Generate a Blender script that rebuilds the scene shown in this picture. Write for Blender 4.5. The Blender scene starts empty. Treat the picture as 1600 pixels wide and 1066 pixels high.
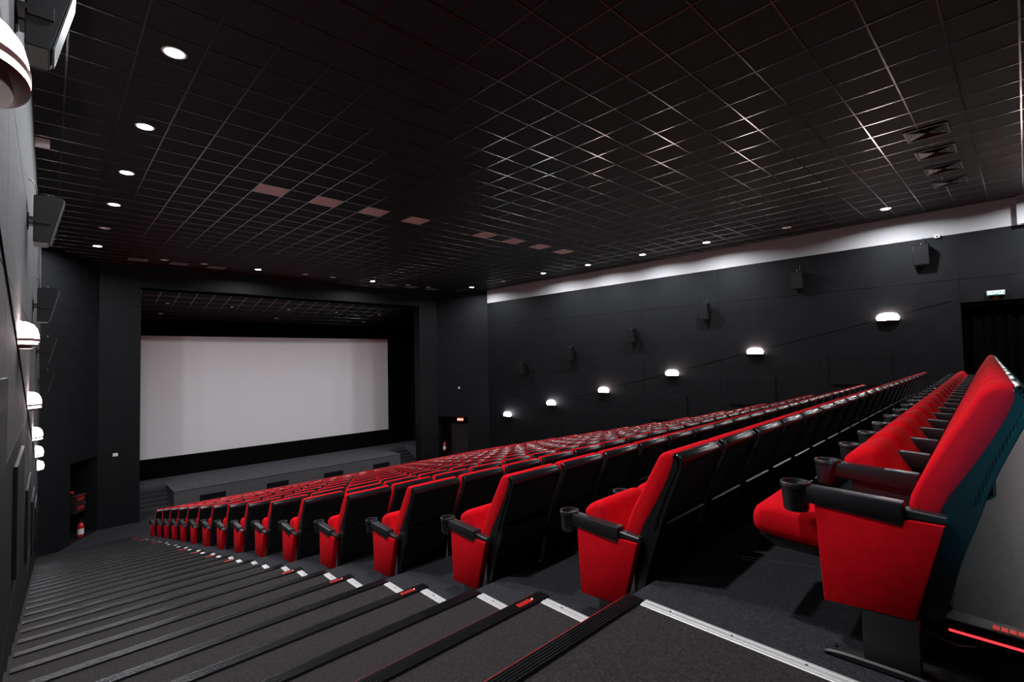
import bpy, bmesh, math, random
from mathutils import Vector, Matrix

S = bpy.context.scene
COL = S.collection
random.seed(7)
Z0 = 5.65                      # height of the camera above the floor in front of the stage


# ------------------------------------------------------------------ camera, world, exposure
def make_camera():
    yaw, pit, rol = 0.75934, 0.03683, -0.01983
    f = Vector((math.sin(yaw) * math.cos(pit), math.cos(yaw) * math.cos(pit), math.sin(pit)))
    r = Vector((math.cos(yaw), -math.sin(yaw), 0))
    u = r.cross(f)
    r2 = r * math.cos(rol) + u * math.sin(rol)
    u2 = -r * math.sin(rol) + u * math.cos(rol)
    cd = bpy.data.cameras.new('camera')
    cd.sensor_width = 36.0
    cd.lens = 762.3 * 36.0 / 1600.0
    cd.clip_start = 0.02
    co = bpy.data.objects.new('camera', cd)
    COL.objects.link(co)
    m = Matrix(((r2.x, u2.x, -f.x, 0), (r2.y, u2.y, -f.y, 0), (r2.z, u2.z, -f.z, Z0), (0, 0, 0, 1)))
    co.matrix_world = m
    S.camera = co


make_camera()
W = bpy.data.worlds.new('World')
S.world = W
W.use_nodes = True
W.node_tree.nodes['Background'].inputs[0].default_value = (0.5, 0.55, 0.7, 1)
W.node_tree.nodes['Background'].inputs[1].default_value = 0.01
S.view_settings.view_transform = 'Standard'
S.view_settings.look = 'None'
S.view_settings.gamma = 1.0
S.view_settings.use_curve_mapping = False
S.view_settings.exposure = 0.0
S.cycles.use_denoising = True
S.cycles.max_bounces = 8
S.cycles.diffuse_bounces = 4
S.cycles.glossy_bounces = 4
S.cycles.sample_clamp_indirect = 4.0
S.cycles.use_light_tree = True
S.cycles.caustics_reflective = False
S.cycles.caustics_refractive = False

DOWN_W = 160.0          # each ceiling downlight
SCONCE_E = 120.0        # glow of the wall lamps
DOWN_COL = (0.93, 0.96, 1.0)
PINK = (1.0, 0.80, 0.77)


def area_light(name, loc, size, watts, color, direction=(0, 0, -1), spread=150, shape='DISK', size_y=None):
    ld = bpy.data.lights.new(name, 'AREA')
    ld.shape = shape
    ld.size = size
    if size_y:
        ld.size_y = size_y
    ld.energy = watts
    ld.color = color
    ld.spread = math.radians(spread)
    lo = bpy.data.objects.new(name, ld)
    COL.objects.link(lo)
    lo.location = loc
    lo.rotation_euler = Vector(direction).to_track_quat('-Z', 'Y').to_euler()
    return lo


# beam of an added lamp standing in for an unseen blue source (housing below)
ADDED_LAMP = (-0.13, -1.6, Z0 - 0.15)
area_light('added_blue_beam', ADDED_LAMP, 0.08, 13.0, (0.015, 0.52, 0.70), direction=(2.38, 1.22, -0.22), spread=26)

# ------------------------------------------------------------------ materials
MATS = {}


def mat(name, col, rough=0.6, metal=0.0, spec=0.5, bump=None, var=0.0, vscale=40, emit=None, sheen=0.0, coat=0.0, stretch=None, speck=None):
    m = bpy.data.materials.new(name)
    m.use_nodes = True
    nt = m.node_tree
    b = nt.nodes['Principled BSDF']
    b.inputs['Base Color'].default_value = (*col, 1)
    b.inputs['Roughness'].default_value = rough
    b.inputs['Metallic'].default_value = metal
    b.inputs['Specular IOR Level'].default_value = spec
    if sheen:
        b.inputs['Sheen Weight'].default_value = sheen
        b.inputs['Sheen Roughness'].default_value = 0.4
        b.inputs['Sheen Tint'].default_value = (*[min(1, c * 1.5 + 0.02) for c in col], 1)
    if coat:
        b.inputs['Coat Weight'].default_value = coat
        b.inputs['Coat Roughness'].default_value = 0.15
    if emit:
        b.inputs['Emission Color'].default_value = (*emit[0], 1)
        b.inputs['Emission Strength'].default_value = emit[1]
    tc = nt.nodes.new('ShaderNodeTexCoord')
    src = tc.outputs['Object']
    if stretch:
        mp = nt.nodes.new('ShaderNodeMapping')
        mp.inputs['Scale'].default_value = stretch
        nt.links.new(src, mp.inputs['Vector'])
        src = mp.outputs['Vector']
    if var:
        n = nt.nodes.new('ShaderNodeTexNoise')
        n.inputs['Scale'].default_value = vscale
        n.inputs['Detail'].default_value = 4
        nt.links.new(src, n.inputs['Vector'])
        cr = nt.nodes.new('ShaderNodeValToRGB')
        cr.color_ramp.elements[0].position = 0.3
        cr.color_ramp.elements[1].position = 0.7
        cr.color_ramp.elements[0].color = (*[c * (1 - var) for c in col], 1)
        cr.color_ramp.elements[1].color = (*[c * (1 + var) for c in col], 1)
        nt.links.new(n.outputs['Fac'], cr.inputs['Fac'])
        out = cr.outputs['Color']
        if speck:
            v = nt.nodes.new('ShaderNodeTexNoise')
            v.inputs['Scale'].default_value = speck[0]
            v.inputs['Detail'].default_value = 1
            nt.links.new(tc.outputs['Object'], v.inputs['Vector'])
            c2 = nt.nodes.new('ShaderNodeValToRGB')
            c2.color_ramp.elements[0].position = 0.66
            c2.color_ramp.elements[1].position = 0.74
            nt.links.new(v.outputs['Fac'], c2.inputs['Fac'])
            mx = nt.nodes.new('ShaderNodeMixRGB')
            nt.links.new(c2.outputs['Color'], mx.inputs[0])
            nt.links.new(out, mx.inputs[1])
            mx.inputs[2].default_value = (*speck[1], 1)
            out = mx.outputs['Color']
        nt.links.new(out, b.inputs['Base Color'])
    if bump:
        n = nt.nodes.new('ShaderNodeTexNoise')
        n.inputs['Scale'].default_value = bump[0]
        n.inputs['Detail'].default_value = 3
        nt.links.new(src, n.inputs['Vector'])
        bp = nt.nodes.new('ShaderNodeBump')
        bp.inputs['Strength'].default_value = bump[1]
        bp.inputs['Distance'].default_value = bump[2] if len(bump) > 2 else 0.01
        nt.links.new(n.outputs['Fac'], bp.inputs['Height'])
        nt.links.new(bp.outputs['Normal'], b.inputs['Normal'])
    MATS[name] = m
    return m


carpet = mat('carpet_charcoal', (0.0215, 0.021, 0.025), 0.95, spec=0.15, bump=(260, 0.7, 0.01), var=0.35, vscale=95, speck=(150, (0.07, 0.07, 0.085)))
carpet_stair = mat('carpet_stair', (0.024, 0.020, 0.021), 0.95, spec=0.15, bump=(260, 0.7, 0.01), var=0.35, vscale=80, speck=(150, (0.06, 0.052, 0.055)))
laminate = mat('laminate_dark', (0.027, 0.0140, 0.0120), 0.42, spec=0.10, bump=(14, 0.05, 0.005), var=0.5, vscale=9, stretch=(1, 6, 1))
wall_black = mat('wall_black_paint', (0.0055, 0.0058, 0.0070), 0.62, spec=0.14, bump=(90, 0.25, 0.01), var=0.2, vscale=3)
wall_felt = mat('wall_side_panel', (0.028, 0.028, 0.031), 0.8, spec=0.25, bump=(220, 0.5, 0.01), var=0.25, vscale=12)
band_white = mat('band_pale_paint', (0.36, 0.355, 0.365), 0.7, bump=(30, 0.1, 0.01))
tile_black = mat('ceiling_tile_black', (0.0048, 0.0046, 0.0054), 0.66, spec=0.10, bump=(120, 0.3, 0.01), var=0.2, vscale=20)
tbar_black = mat('ceiling_grid_black', (0.15, 0.145, 0.15), 0.21, metal=1.0)
tile_pale = mat('ceiling_tile_unpainted', (0.36, 0.26, 0.25), 0.8, bump=(100, 0.3, 0.01))
void_black = mat('void_black', (0.006, 0.006, 0.007), 0.9, spec=0.1)
velvet = mat('black_velour', (0.0028, 0.0028, 0.003), 0.95, spec=0.05, bump=(120, 0.4, 0.01))
screen_m = mat('screen_vinyl', (0.80, 0.775, 0.785), 0.85, spec=0.1, bump=(300, 0.05, 0.005))
stage_top_m = mat('stage_carpet', (0.075, 0.076, 0.085), 0.9, spec=0.2, bump=(150, 0.4, 0.01), var=0.2, vscale=8)
stage_face_m = mat('stage_fascia', (0.085, 0.080, 0.084), 0.8, spec=0.2, bump=(150, 0.3, 0.01), var=0.15, vscale=8)
stair_dark = mat('stage_stair_carpet', (0.040, 0.041, 0.046), 0.9, spec=0.2, bump=(150, 0.4, 0.01))
red_cloth = mat('red_upholstery', (0.50, 0.0035, 0.009), 0.88, spec=0.05, bump=(420, 0.25, 0.004), var=0.08, vscale=25, sheen=0.04)
black_shell = mat('black_shell_plastic', (0.0085, 0.009, 0.010), 0.27, spec=0.45, bump=(330, 0.03, 0.002))
arm_plastic = mat('armrest_plastic', (0.012, 0.012, 0.014), 0.36, spec=0.5, bump=(350, 0.2, 0.003))
black_metal = mat('black_metal', (0.009, 0.009, 0.010), 0.45, spec=0.5)
rubber = mat('nosing_rubber', (0.007, 0.0068, 0.0075), 0.30, spec=0.13, bump=(60, 0.2, 0.003), stretch=(1, 12, 12))
alu = mat('aluminium_strip', (0.62, 0.61, 0.60), 0.42, metal=0.55, bump=(80, 0.12, 0.003), stretch=(10, 1, 10))
steel = mat('steel_grey', (0.35, 0.35, 0.36), 0.35, metal=0.9)
led_red = mat('led_red', (0.5, 0.01, 0.01), 0.4, emit=((1.0, 0.03, 0.04), 2.2))
led_line = mat('led_line', (0.3, 0.01, 0.01), 0.4, emit=((1.0, 0.02, 0.02), 0.55))
led_red_dim = mat('led_red_dim', (0.12, 0.006, 0.006), 0.4, emit=((1.0, 0.03, 0.02), 0.38))
led_pink = mat('led_core', (0.8, 0.3, 0.3), 0.4, emit=((1.0, 0.12, 0.12), 1.6))
speaker_m = mat('speaker_black', (0.003, 0.003, 0.0034), 0.55, spec=0.12, bump=(200, 0.2, 0.003))
grille_m = mat('speaker_grille', (0.010, 0.0105, 0.012), 0.45, spec=0.4, bump=(500, 0.4, 0.003))
trim_white = mat('white_plastic', (0.75, 0.75, 0.74), 0.45)
lamp_lens = mat('lamp_lens_lit', (0.9, 0.9, 0.9), 0.4, emit=((0.97, 0.98, 1.0), 40.0))
lamp_off = mat('lamp_lens_unlit', (0.85, 0.80, 0.78), 0.4)
rim_pale = mat('lamp_rim', (0.45, 0.43, 0.43), 0.4)
opal_pink = mat('opal_warm', (0.9, 0.85, 0.85), 0.5, emit=(PINK, SCONCE_E))
opal_white = mat('opal_cool', (0.9, 0.9, 0.9), 0.5, emit=((0.92, 0.95, 1.0), SCONCE_E))
sconce_metal = mat('sconce_metal', (0.10, 0.035, 0.035), 0.45, spec=0.5)
red_paint = mat('red_paint', (0.50, 0.012, 0.012), 0.3, spec=0.5)
red_dark = mat('red_cabinet', (0.02, 0.008, 0.008), 0.45)
white_label = mat('white_label', (0.7, 0.66, 0.62), 0.5)
sign_green = mat('sign_green', (0.02, 0.22, 0.18), 0.4, emit=((0.02, 0.35, 0.28), 0.35))
sign_text = mat('sign_text_lit', (0.9, 0.9, 0.9), 0.4, emit=((1.0, 0.95, 0.9), 2.5))
sign_red = mat('sign_red_lit', (0.4, 0.03, 0.02), 0.4, emit=((1.0, 0.10, 0.05), 1.6))
door_brown = mat('door_dark_wood', (0.024, 0.014, 0.012), 0.5, var=0.25, vscale=10, stretch=(1, 1, 0.15))
louvre_m = mat('louvre_metal', (0.020, 0.020, 0.022), 0.45, metal=0.2)


# ------------------------------------------------------------------ helpers
def obj(name, bm, m, parent=None, smooth=False, mats=None):
    bmesh.ops.recalc_face_normals(bm, faces=bm.faces[:])
    me = bpy.data.meshes.new(name)
    bm.to_mesh(me)
    bm.free()
    for x in (mats or [m]):
        me.materials.append(x)
    if smooth:
        for p in me.polygons:
            p.use_smooth = True
        me.set_sharp_from_angle(angle=math.radians(38))
    o = bpy.data.objects.new(name, me)
    COL.objects.link(o)
    if parent:
        o.parent = parent
    return o


def thing(name, label, cat, loc=(0, 0, 0), rotz=0, group=None):
    o = bpy.data.objects.new(name, None)
    o.empty_display_size = 0.1
    COL.objects.link(o)
    o.location = loc
    o.rotation_euler = (0, 0, rotz)
    o['label'] = label
    o['category'] = cat
    if group:
        o['group'] = group
    return o


def tag(o, label, cat, group=None):
    o['label'] = label
    o['category'] = cat
    if group:
        o['group'] = group
    return o


def struct(name, bm, m, mats=None, smooth=False):
    o = obj(name, bm, m, mats=mats, smooth=smooth)
    o['kind'] = 'structure'
    return o


def box(bm, x0, x1, y0, y1, z0, z1, mi=0, bev=0.0, seg=2):
    r = bmesh.ops.create_cube(bm, size=1.0)
    vs = r['verts']
    for v in vs:
        v.co = Vector(((x0 + x1) / 2 + v.co.x * (x1 - x0), (y0 + y1) / 2 + v.co.y * (y1 - y0), (z0 + z1) / 2 + v.co.z * (z1 - z0)))
    fs = set(f for v in vs for f in v.link_faces)
    for f in fs:
        f.material_index = mi
    if bev:
        es = list(set(e for v in vs for e in v.link_edges))
        rb = bmesh.ops.bevel(bm, geom=es, offset=bev, segments=seg, affect='EDGES', profile=0.6)
        for f in rb['faces']:
            f.material_index = mi


def quad(bm, pts, mi=0):
    vs = [bm.verts.new(p) for p in pts]
    f = bm.faces.new(vs)
    f.material_index = mi
    return f


def cyl(bm, c, r0, r1, h, seg=20, axis='Z', caps=True, mi=0):
    r = bmesh.ops.create_cone(bm, cap_ends=caps, segments=seg, radius1=r0, radius2=r1, depth=h)
    M = Matrix.Translation(c)
    if axis == 'X':
        M = M @ Matrix.Rotation(math.pi / 2, 4, 'Y')
    elif axis == 'Y':
        M = M @ Matrix.Rotation(-math.pi / 2, 4, 'X')
    bmesh.ops.transform(bm, matrix=M, verts=r['verts'])
    for f in set(f for v in r['verts'] for f in v.link_faces):
        f.material_index = mi


def lathe(bm, prof, c, seg=24, mi=0, closed=False):
    rings = []
    for (r, z) in prof:
        rings.append([bm.verts.new((c[0] + r * math.cos(2 * math.pi * k / seg), c[1] + r * math.sin(2 * math.pi * k / seg), c[2] + z)) for k in range(seg)])
    for a, b in zip(rings, rings[1:]):
        for k in range(seg):
            f = bm.faces.new((a[k], a[(k + 1) % seg], b[(k + 1) % seg], b[k]))
            f.material_index = mi
    for ring, p in ((rings[0], prof[0]), (rings[-1], prof[-1])):
        if p[0] > 1e-4 and closed:
            f = bm.faces.new(ring)
            f.material_index = mi


def tube(bm, pts, r, seg=8, mi=0):
    rings = []
    for i, p in enumerate(pts):
        p = Vector(p)
        d = (Vector(pts[min(i + 1, len(pts) - 1)]) - Vector(pts[max(i - 1, 0)])).normalized()
        a = d.orthogonal().normalized()
        b = d.cross(a)
        if i and (a.dot(pa) < 0.99):
            a = (pa - d * pa.dot(d)).normalized()
            b = d.cross(a)
        pa = a
        rings.append([bm.verts.new(p + a * r * math.cos(2 * math.pi * k / seg) + b * r * math.sin(2 * math.pi * k / seg)) for k in range(seg)])
    for a, b in zip(rings, rings[1:]):
        for k in range(seg):
            bm.faces.new((a[k], a[(k + 1) % seg], b[(k + 1) % seg], b[k])).material_index = mi
    bm.faces.new(rings[0][::-1])
    bm.faces.new(rings[-1])


def offset_poly(P, d):
    n = len(P)
    area = sum(P[i][0] * P[(i + 1) % n][1] - P[(i + 1) % n][0] * P[i][1] for i in range(n))
    s = 1 if area > 0 else -1
    out = []
    for i in range(n):
        a, b, c = Vector(P[i - 1]), Vector(P[i]), Vector(P[(i + 1) % n])
        e1, e2 = (b - a).normalized(), (c - b).normalized()
        n1, n2 = Vector((-e1.y, e1.x)) * s, Vector((-e2.y, e2.x)) * s
        k = n1 + n2
        l = max(0.5, k.length_squared / 2)
        out.append(tuple(b + k * (d / l)))
    return out


def smooth_poly(P, it=1, keep=()):
    """Chaikin corner cutting on a closed outline."""
    for _ in range(it):
        Q = []
        n = len(P)
        for i in range(n):
            a, b = Vector(P[i]), Vector(P[(i + 1) % n])
            Q.append(tuple(a * 0.78 + b * 0.22))
            Q.append(tuple(a * 0.22 + b * 0.78))
        P = Q
    return P


def pillow(bm, prof, x0, x1, r, mi=0, steps=3):
    """Outline prof (y, z) carried along x, with rounded ends of radius r."""
    st = []
    for k in range(steps + 1):
        a = math.pi / 2 * k / steps
        st.append((x0 + r * (1 - math.sin(a)), r * (1 - math.cos(a))))
    st = sorted(st)
    sec = [(x, i) for x, i in st] + [(x0 + x1 - x, i) for x, i in st[::-1]]
    rings = []
    for x, ins in sec:
        P = offset_poly(prof, ins) if ins > 1e-5 else prof
        rings.append([bm.verts.new((x, p[0], p[1])) for p in P])
    n = len(prof)
    for a, b in zip(rings, rings[1:]):
        for k in range(n):
            bm.faces.new((a[k], a[(k + 1) % n], b[(k + 1) % n], b[k])).material_index = mi
    bm.faces.new(rings[0][::-1]).material_index = mi
    bm.faces.new(rings[-1]).material_index = mi


ONES = ['', 'first', 'second', 'third', 'fourth', 'fifth', 'sixth', 'seventh', 'eighth', 'ninth', 'tenth', 'eleventh', 'twelfth', 'thirteenth',
        'fourteenth', 'fifteenth', 'sixteenth', 'seventeenth', 'eighteenth', 'nineteenth']


def ordinal(n):
    if n < 20:
        return ONES[n]
    t = {2: ('twentieth', 'twenty'), 3: ('thirtieth', 'thirty')}[n // 10]
    return t[0] if n % 10 == 0 else t[1] + '-' + ONES[n % 10]


# ------------------------------------------------------------------ dimensions
XL, XR = -0.2, 17.1
ZC = Z0 + 3.72
YB = -2.6                                   # wall behind the camera
ZF = [-1.12, -1.475, -1.77, -2.05, -2.335, -2.60, -2.85, -3.09, -3.32, -3.55, -3.785, -4.01, -4.235, -4.465, -4.70, -4.96]
ZF = [z + Z0 for z in ZF]
YA = [.703, 1.872, 3.041, 4.223, 5.42, 6.57, 7.69, 8.77, 9.83, 10.9, 11.98, 13.04, 14.06, 15.1, 16.18, 17.3]   # armrest tips
NR = 16
XS0, XS1 = 1.97, 13.98                      # edge of the stairs on each side of the seating
YN, ZT = [], []                             # nosing position and tread height of every aisle step
for k in range(NR):
    YN.append(YA[k] + 0.62)
    ZT.append(ZF[k])
    if k < NR - 1:
        YN.append((YA[k] + YA[k + 1]) / 2 + 0.62)
        ZT.append((ZF[k] + ZF[k + 1]) / 2)
nlow = 5
for i in range(1, nlow):
    YN.append(YN[30] + 0.55 * i)
    ZT.append(ZF[15] * (1 - i / nlow))
YFRONT = YN[-1]
XC0, DX, NS = 2.42, 0.535, 22                # first seat centre, seat spacing, seats in a row

# ------------------------------------------------------------------ floor
bm = bmesh.new()
ys = 0.23


def slab(x0, x1, y0, y1, z, mi=0):
    quad(bm, [(x0, y0, z), (x1, y0, z), (x1, y1, z), (x0, y1, z)], mi)


def riser(x0, x1, y, za, zb, mi=0):
    quad(bm, [(x0, y, zb), (x1, y, zb), (x1, y, za), (x0, y, za)], mi)


for side in ((XL - 0.05, XS0), (XS1, XR + 0.05)):
    yp = YB if side[0] < 1 else YB
    for i, (y, z) in enumerate(zip(YN, ZT)):
        slab(side[0], side[1], yp, y, z, 1)
        zn = ZT[i + 1] if i + 1 < len(ZT) else 0.0
        riser(side[0], side[1], y, z, zn, 1)
        yp = y
yp = YB
for k in range(NR):
    y = YN[2 * k]
    slab(XS0, XS1, yp, y, ZF[k])
    zn = ZF[k + 1] if k + 1 < NR else 0.0
    riser(XS0, XS1, y, ZF[k], zn)
    # cheek between the stair and this platform
    for xs in (XS0, XS1):
        if k:
            ym = YN[2 * k - 1]
            quad(bm, [(xs, yp, ZF[k]), (xs, ym, ZF[k]), (xs, ym, ZT[2 * k - 1]), (xs, yp, ZT[2 * k - 1])])
    yp = y
for xs in (XS0, XS1):
    for i in range(31, len(YN)):
        quad(bm, [(xs, YN[i - 1], 0), (xs, YN[i], 0), (xs, YN[i], ZT[i]), (xs, YN[i - 1], ZT[i])])
slab(XL - 0.05, XR + 0.05, YFRONT - 3, 24.95, 0.0)
struct('floor', bm, carpet, mats=[carpet, carpet_stair])

# raised walkway behind the back row
PZ = ZF[0] + 0.175
bm = bmesh.new()
box(bm, 2.33, XR + 0.04, YB, 0.262, ZF[0] - 0.02, PZ - 0.012, 1)
box(bm, 2.31, XR + 0.04, YB, 0.266, PZ - 0.0119, PZ, 0)
struct('floor_walkway', bm, None, mats=[laminate, carpet])

# ------------------------------------------------------------------ walls
SEAMS = [z + Z0 for z in (3.02, 1.83, 0.60, -0.63, -1.86, -3.09, -4.32)]


def side_wall(name, xw, sgn, yA, yB, opening=None, m=None):
    """Base sheet with 2.5 cm boards in front; sgn = +1 when the room lies at smaller x."""
    bm = bmesh.new()
    zs = [0.0] + sorted(SEAMS) + [ZC]
    ycuts = sorted(set([yA, 1.13 if opening else 1.3, 4.35, 7.4, 10.45, 13.5, 16.55, yB] + ([] if not opening else [opening[0]])))
    th = 0.025
    for a, b in zip(zs, zs[1:]):
        top = b >= ZC - 1e-6
        for c, d in (zip(ycuts, ycuts[1:]) if not (top and sgn > 0) else [(yA, yB)]):
            za, zb = a, b
            if opening and d <= opening[1] + 1e-6 and c >= opening[0] - 1e-6:
                if b <= opening[2]:
                    continue
                za = max(a, opening[2])
            g = 0.0008
            x0, x1 = (xw - 0.0, xw + 0.09) if sgn > 0 else (xw - 0.09, xw)
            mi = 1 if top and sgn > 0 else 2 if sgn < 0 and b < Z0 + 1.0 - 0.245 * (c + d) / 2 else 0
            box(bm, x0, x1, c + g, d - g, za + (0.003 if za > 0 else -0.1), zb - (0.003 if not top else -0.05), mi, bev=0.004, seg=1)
    # backing
    bx = xw + sgn * 0.07
    if opening:
        quad(bm, [(bx, opening[1], -0.1), (bx, yB, -0.1), (bx, yB, ZC), (bx, opening[1], ZC)])
        quad(bm, [(bx, yA, opening[2]), (bx, opening[1], opening[2]), (bx, opening[1], ZC), (bx, yA, ZC)])
        xb = xw + 0.6
        quad(bm, [(xb, yA, -0.1), (xb, opening[1] + .4, -0.1), (xb, opening[1] + .4, ZC), (xb, yA, ZC)])
        quad(bm, [(xw, opening[1], 0), (xb, opening[1], 0), (xb, opening[1], opening[2]), (xw, opening[1], opening[2])])
        quad(bm, [(xw, yA, opening[2]), (xb, yA, opening[2]), (xb, opening[1], opening[2]), (xw, opening[1], opening[2])])
    else:
        quad(bm, [(bx, yA, -0.1), (bx, yB, -0.1), (bx, yB, ZC), (bx, yA, ZC)])
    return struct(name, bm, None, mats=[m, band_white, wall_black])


YW = 19.9
side_wall('wall_right', XR, 1, YB, YW, opening=(YB, 1.13, Z0 + 1.22), m=wall_black)
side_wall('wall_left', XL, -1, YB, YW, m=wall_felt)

bm = bmesh.new()
box(bm, XL - 0.1, XR + 0.7, YB - 0.1, YB, -0.1, ZC)
struct('wall_back', bm, wall_black)
# short pale pier closing the bright band at the back
bm = bmesh.new()
box(bm, XR - 0.16, XR - 0.001, -0.32, 0.035, Z0 + 3.02, ZC - 0.002, bev=0.004)
o = struct('trim_1', bm, band_white)

# slanted cable ducts along both walls, parallel to the seating
for nm, xw, s in (('trim_2', XR, -1), ('trim_3', XL, 1)):
    bm = bmesh.new()
    a, b = (1.3, 1.29), (19.4, -3.05)
    x0, x1 = sorted((xw + s * 0.001, xw + s * 0.010))
    vs = []
    for (y, z) in (a, b):
        for dz in (-0.006, 0.006):
            for x in (x0, x1):
                vs.append(bm.verts.new((x, y, Z0 + z + dz)))
    for f in ((0, 1, 3, 2), (4, 6, 7, 5), (0, 4, 5, 1), (2, 3, 7, 6), (0, 2, 6, 4), (1, 5, 7, 3)):
        bm.faces.new([vs[i] for i in f])
    struct(nm, bm, wall_black if s < 0 else wall_felt)

# framed sound panels between the wall lamps
for nm0, xw, s, m in (('right', XR, -1, wall_black), ('left', XL, 1, wall_black)):
    for n in range(6):
        y0, z1 = 2.6 + 3.05 * n, Z0 - 0.05 - 0.74 * n
        bm = bmesh.new()
        x0, x1 = sorted((xw + s * 0.001, xw + s * 0.028))
        box(bm, x0, x1, y0, y0 + 1.5, z1 - 0.9, z1, bev=0.005)
        o = obj('wall_panel', bm, m)
        tag(o, 'dark flat sound panel on the %s, %s from the back' % ('wall beside the stairs' if s > 0 else 'far side wall', ordinal(n + 1)),
            'wall panel', 'sound panels on the ' + ('stair-side wall' if s > 0 else 'far side wall'))

# ------------------------------------------------------------------ front: splayed walls, proscenium, stage house
YP = 22.4


def vprism(bm, pts, z0, z1, mi=0):
    """Vertical prism over a plan outline."""
    b = [bm.verts.new((p[0], p[1], z0)) for p in pts]
    t = [bm.verts.new((p[0], p[1], z1)) for p in pts]
    n = len(pts)
    for k in range(n):
        bm.faces.new((b[k], b[(k + 1) % n], t[(k + 1) % n], t[k])).material_index = mi
    bm.faces.new(b[::-1]).material_index = mi
    bm.faces.new(t).material_index = mi


def lerp(a, b, t):
    return (a[0] + (b[0] - a[0]) * t, a[1] + (b[1] - a[1]) * t)


def stacked_wall(bm, a, b, nrm, zlist, th=0.12, gap=0.003, push=0.0):
    n = Vector(nrm).normalized()
    o1 = (n.x * th, n.y * th)
    for z0, z1 in zip(zlist, zlist[1:]):
        vprism(bm, [a, b, (b[0] + o1[0], b[1] + o1[1]), (a[0] + o1[0], a[1] + o1[1])], z0 + gap, z1 - gap)
    h = 0.01
    A = (a[0] + n.x * h, a[1] + n.y * h)
    B = (b[0] + n.x * h, b[1] + n.y * h)
    quad(bm, [(A[0], A[1], zlist[0]), (B[0], B[1], zlist[0]), (B[0], B[1], zlist[-1]), (A[0], A[1], zlist[-1])])


zall = [0.0] + sorted(SEAMS) + [ZC]
NZ = Z0 - 3.09                              # niche head
zup = [z for z in zall if z >= NZ - 1e-6]
zlo = [z for z in zall if z <= NZ + 1e-6]
for nm, a, b, t, out in (('wall_front_right', (15.55, YP), (17.12, 19.9), 0.58, (1, 0.62)), ('wall_front_left', (1.26, YP), (-0.22, 19.9), 0.49, (-1, 0.58))):
    bm = bmesh.new()
    stacked_wall(bm, a, b, out, zup)
    c = lerp(a, b, t)
    stacked_wall(bm, c, b, out, zlo)
    # niche behind the lower splay
    n = Vector(out).normalized() * 1.1
    a2, c2 = (a[0] + n.x, a[1] + n.y), (c[0] + n.x, c[1] + n.y)
    for p, q in ((a, a2), (a2, c2), (c2, c)):
        quad(bm, [(p[0], p[1], 0), (q[0], q[1], 0), (q[0], q[1], NZ + 0.01), (p[0], p[1], NZ + 0.01)])
    quad(bm, [(*a, NZ + 0.004), (*a2, NZ + 0.004), (*c2, NZ + 0.004), (*c, NZ + 0.004)])
    quad(bm, [(*a, 0.004), (*a2, 0.004), (*c2, 0.004), (*c, 0.004)])
    struct(nm, bm, wall_black)

OX0, OX1, OZ = 2.44, 14.42, Z0 + 2.95
bm = bmesh.new()
stacked_wall(bm, (1.26, YP), (OX0, YP), (0, 1), zall, th=0.5)
stacked_wall(bm, (OX1, YP), (15.55, YP), (0, 1), zall, th=0.5)
box(bm, 1.26, 15.55, YP + 0.001, YP + 0.5, OZ, ZC + 0.02)
struct('wall_front', bm, wall_black)

YE, ZE = 27.25, Z0 + 1.94                   # stage house back wall and the low end of its sloping ceiling
SX0, SX1 = 0.3, 16.5
bm = bmesh.new()
box(bm, SX0, SX1, YE, YE + 0.1, -0.1, OZ + 0.2)
box(bm, SX0 - 0.1, SX0, YP + 0.5, YE + 0.1, -0.1, OZ + 0.2)
box(bm, SX1, SX1 + 0.1, YP + 0.5, YE + 0.1, -0.1, OZ + 0.2)
struct('wall_stage', bm, wall_black)


def grid_ceiling(name, x0, x1, y0, y1, zf, xo, yo, m1, m2):
    """Tiles with real raised T-bars at 60 cm; zf(y) gives the height."""
    bm = bmesh.new()
    quad(bm, [(x0, y0, zf(y0)), (x1, y0, zf(y0)), (x1, y1, zf(y1)), (x0, y1, zf(y1))])
    quad(bm, [(x0, y0, zf(y0) + .15), (x1, y0, zf(y0) + .15), (x1, y1, zf(y1) + .15), (x0, y1, zf(y1) + .15)])
    w, d = 0.012, 0.006
    k = math.ceil((x0 - xo) / 0.6)
    while xo + 0.6 * k < x1:
        x = xo + 0.6 * k
        P = [(x - w, 0), (x - w * 0.85, -d), (x + w * 0.85, -d), (x + w, 0)]
        for (pa, da), (pb, db) in zip(P, P[1:]):
            quad(bm, [(pa, y0, zf(y0) + da - .0005), (pb, y0, zf(y0) + db - .0005), (pb, y1, zf(y1) + db - .0005), (pa, y1, zf(y1) + da - .0005)], 1)
        k += 1
    k = math.ceil((y0 - yo) / 0.6)
    while yo + 0.6 * k < y1:
        y = yo + 0.6 * k
        P = [(y - w, 0), (y - w * 0.85, -d), (y + w * 0.85, -d), (y + w, 0)]
        for (pa, da), (pb, db) in zip(P, P[1:]):
            quad(bm, [(x0, pa, zf(pa) + da - .001), (x1, pa, zf(pa) + da - .001), (x1, pb, zf(pb) + db - .001), (x0, pb, zf(pb) + db - .001)], 1)
        k += 1
    return bm


bm = grid_ceiling('ceiling', XL - 0.05, XR + 0.05, YB, YP + 0.02, lambda y: ZC, 0.1126, 0.507, None, None)
struct('ceiling', bm, None, mats=[tile_black, tbar_black])
sl = (ZE - OZ) / (YE - YP)
bm = grid_ceiling('ceiling_stage', SX0, SX1, YP + 0.4, YE, lambda y: OZ + (y - YP) * sl, 0.1126, 0.507, None, None)
struct('ceiling_stage', bm, None, mats=[tile_black, tbar_black])

# ------------------------------------------------------------------ stage
ZS = Z0 - 4.95
YS = 23.3
t = thing('stage', 'low grey carpeted stage in front of the blank cinema screen', 'stage', (8.6, YS, 0))


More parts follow.
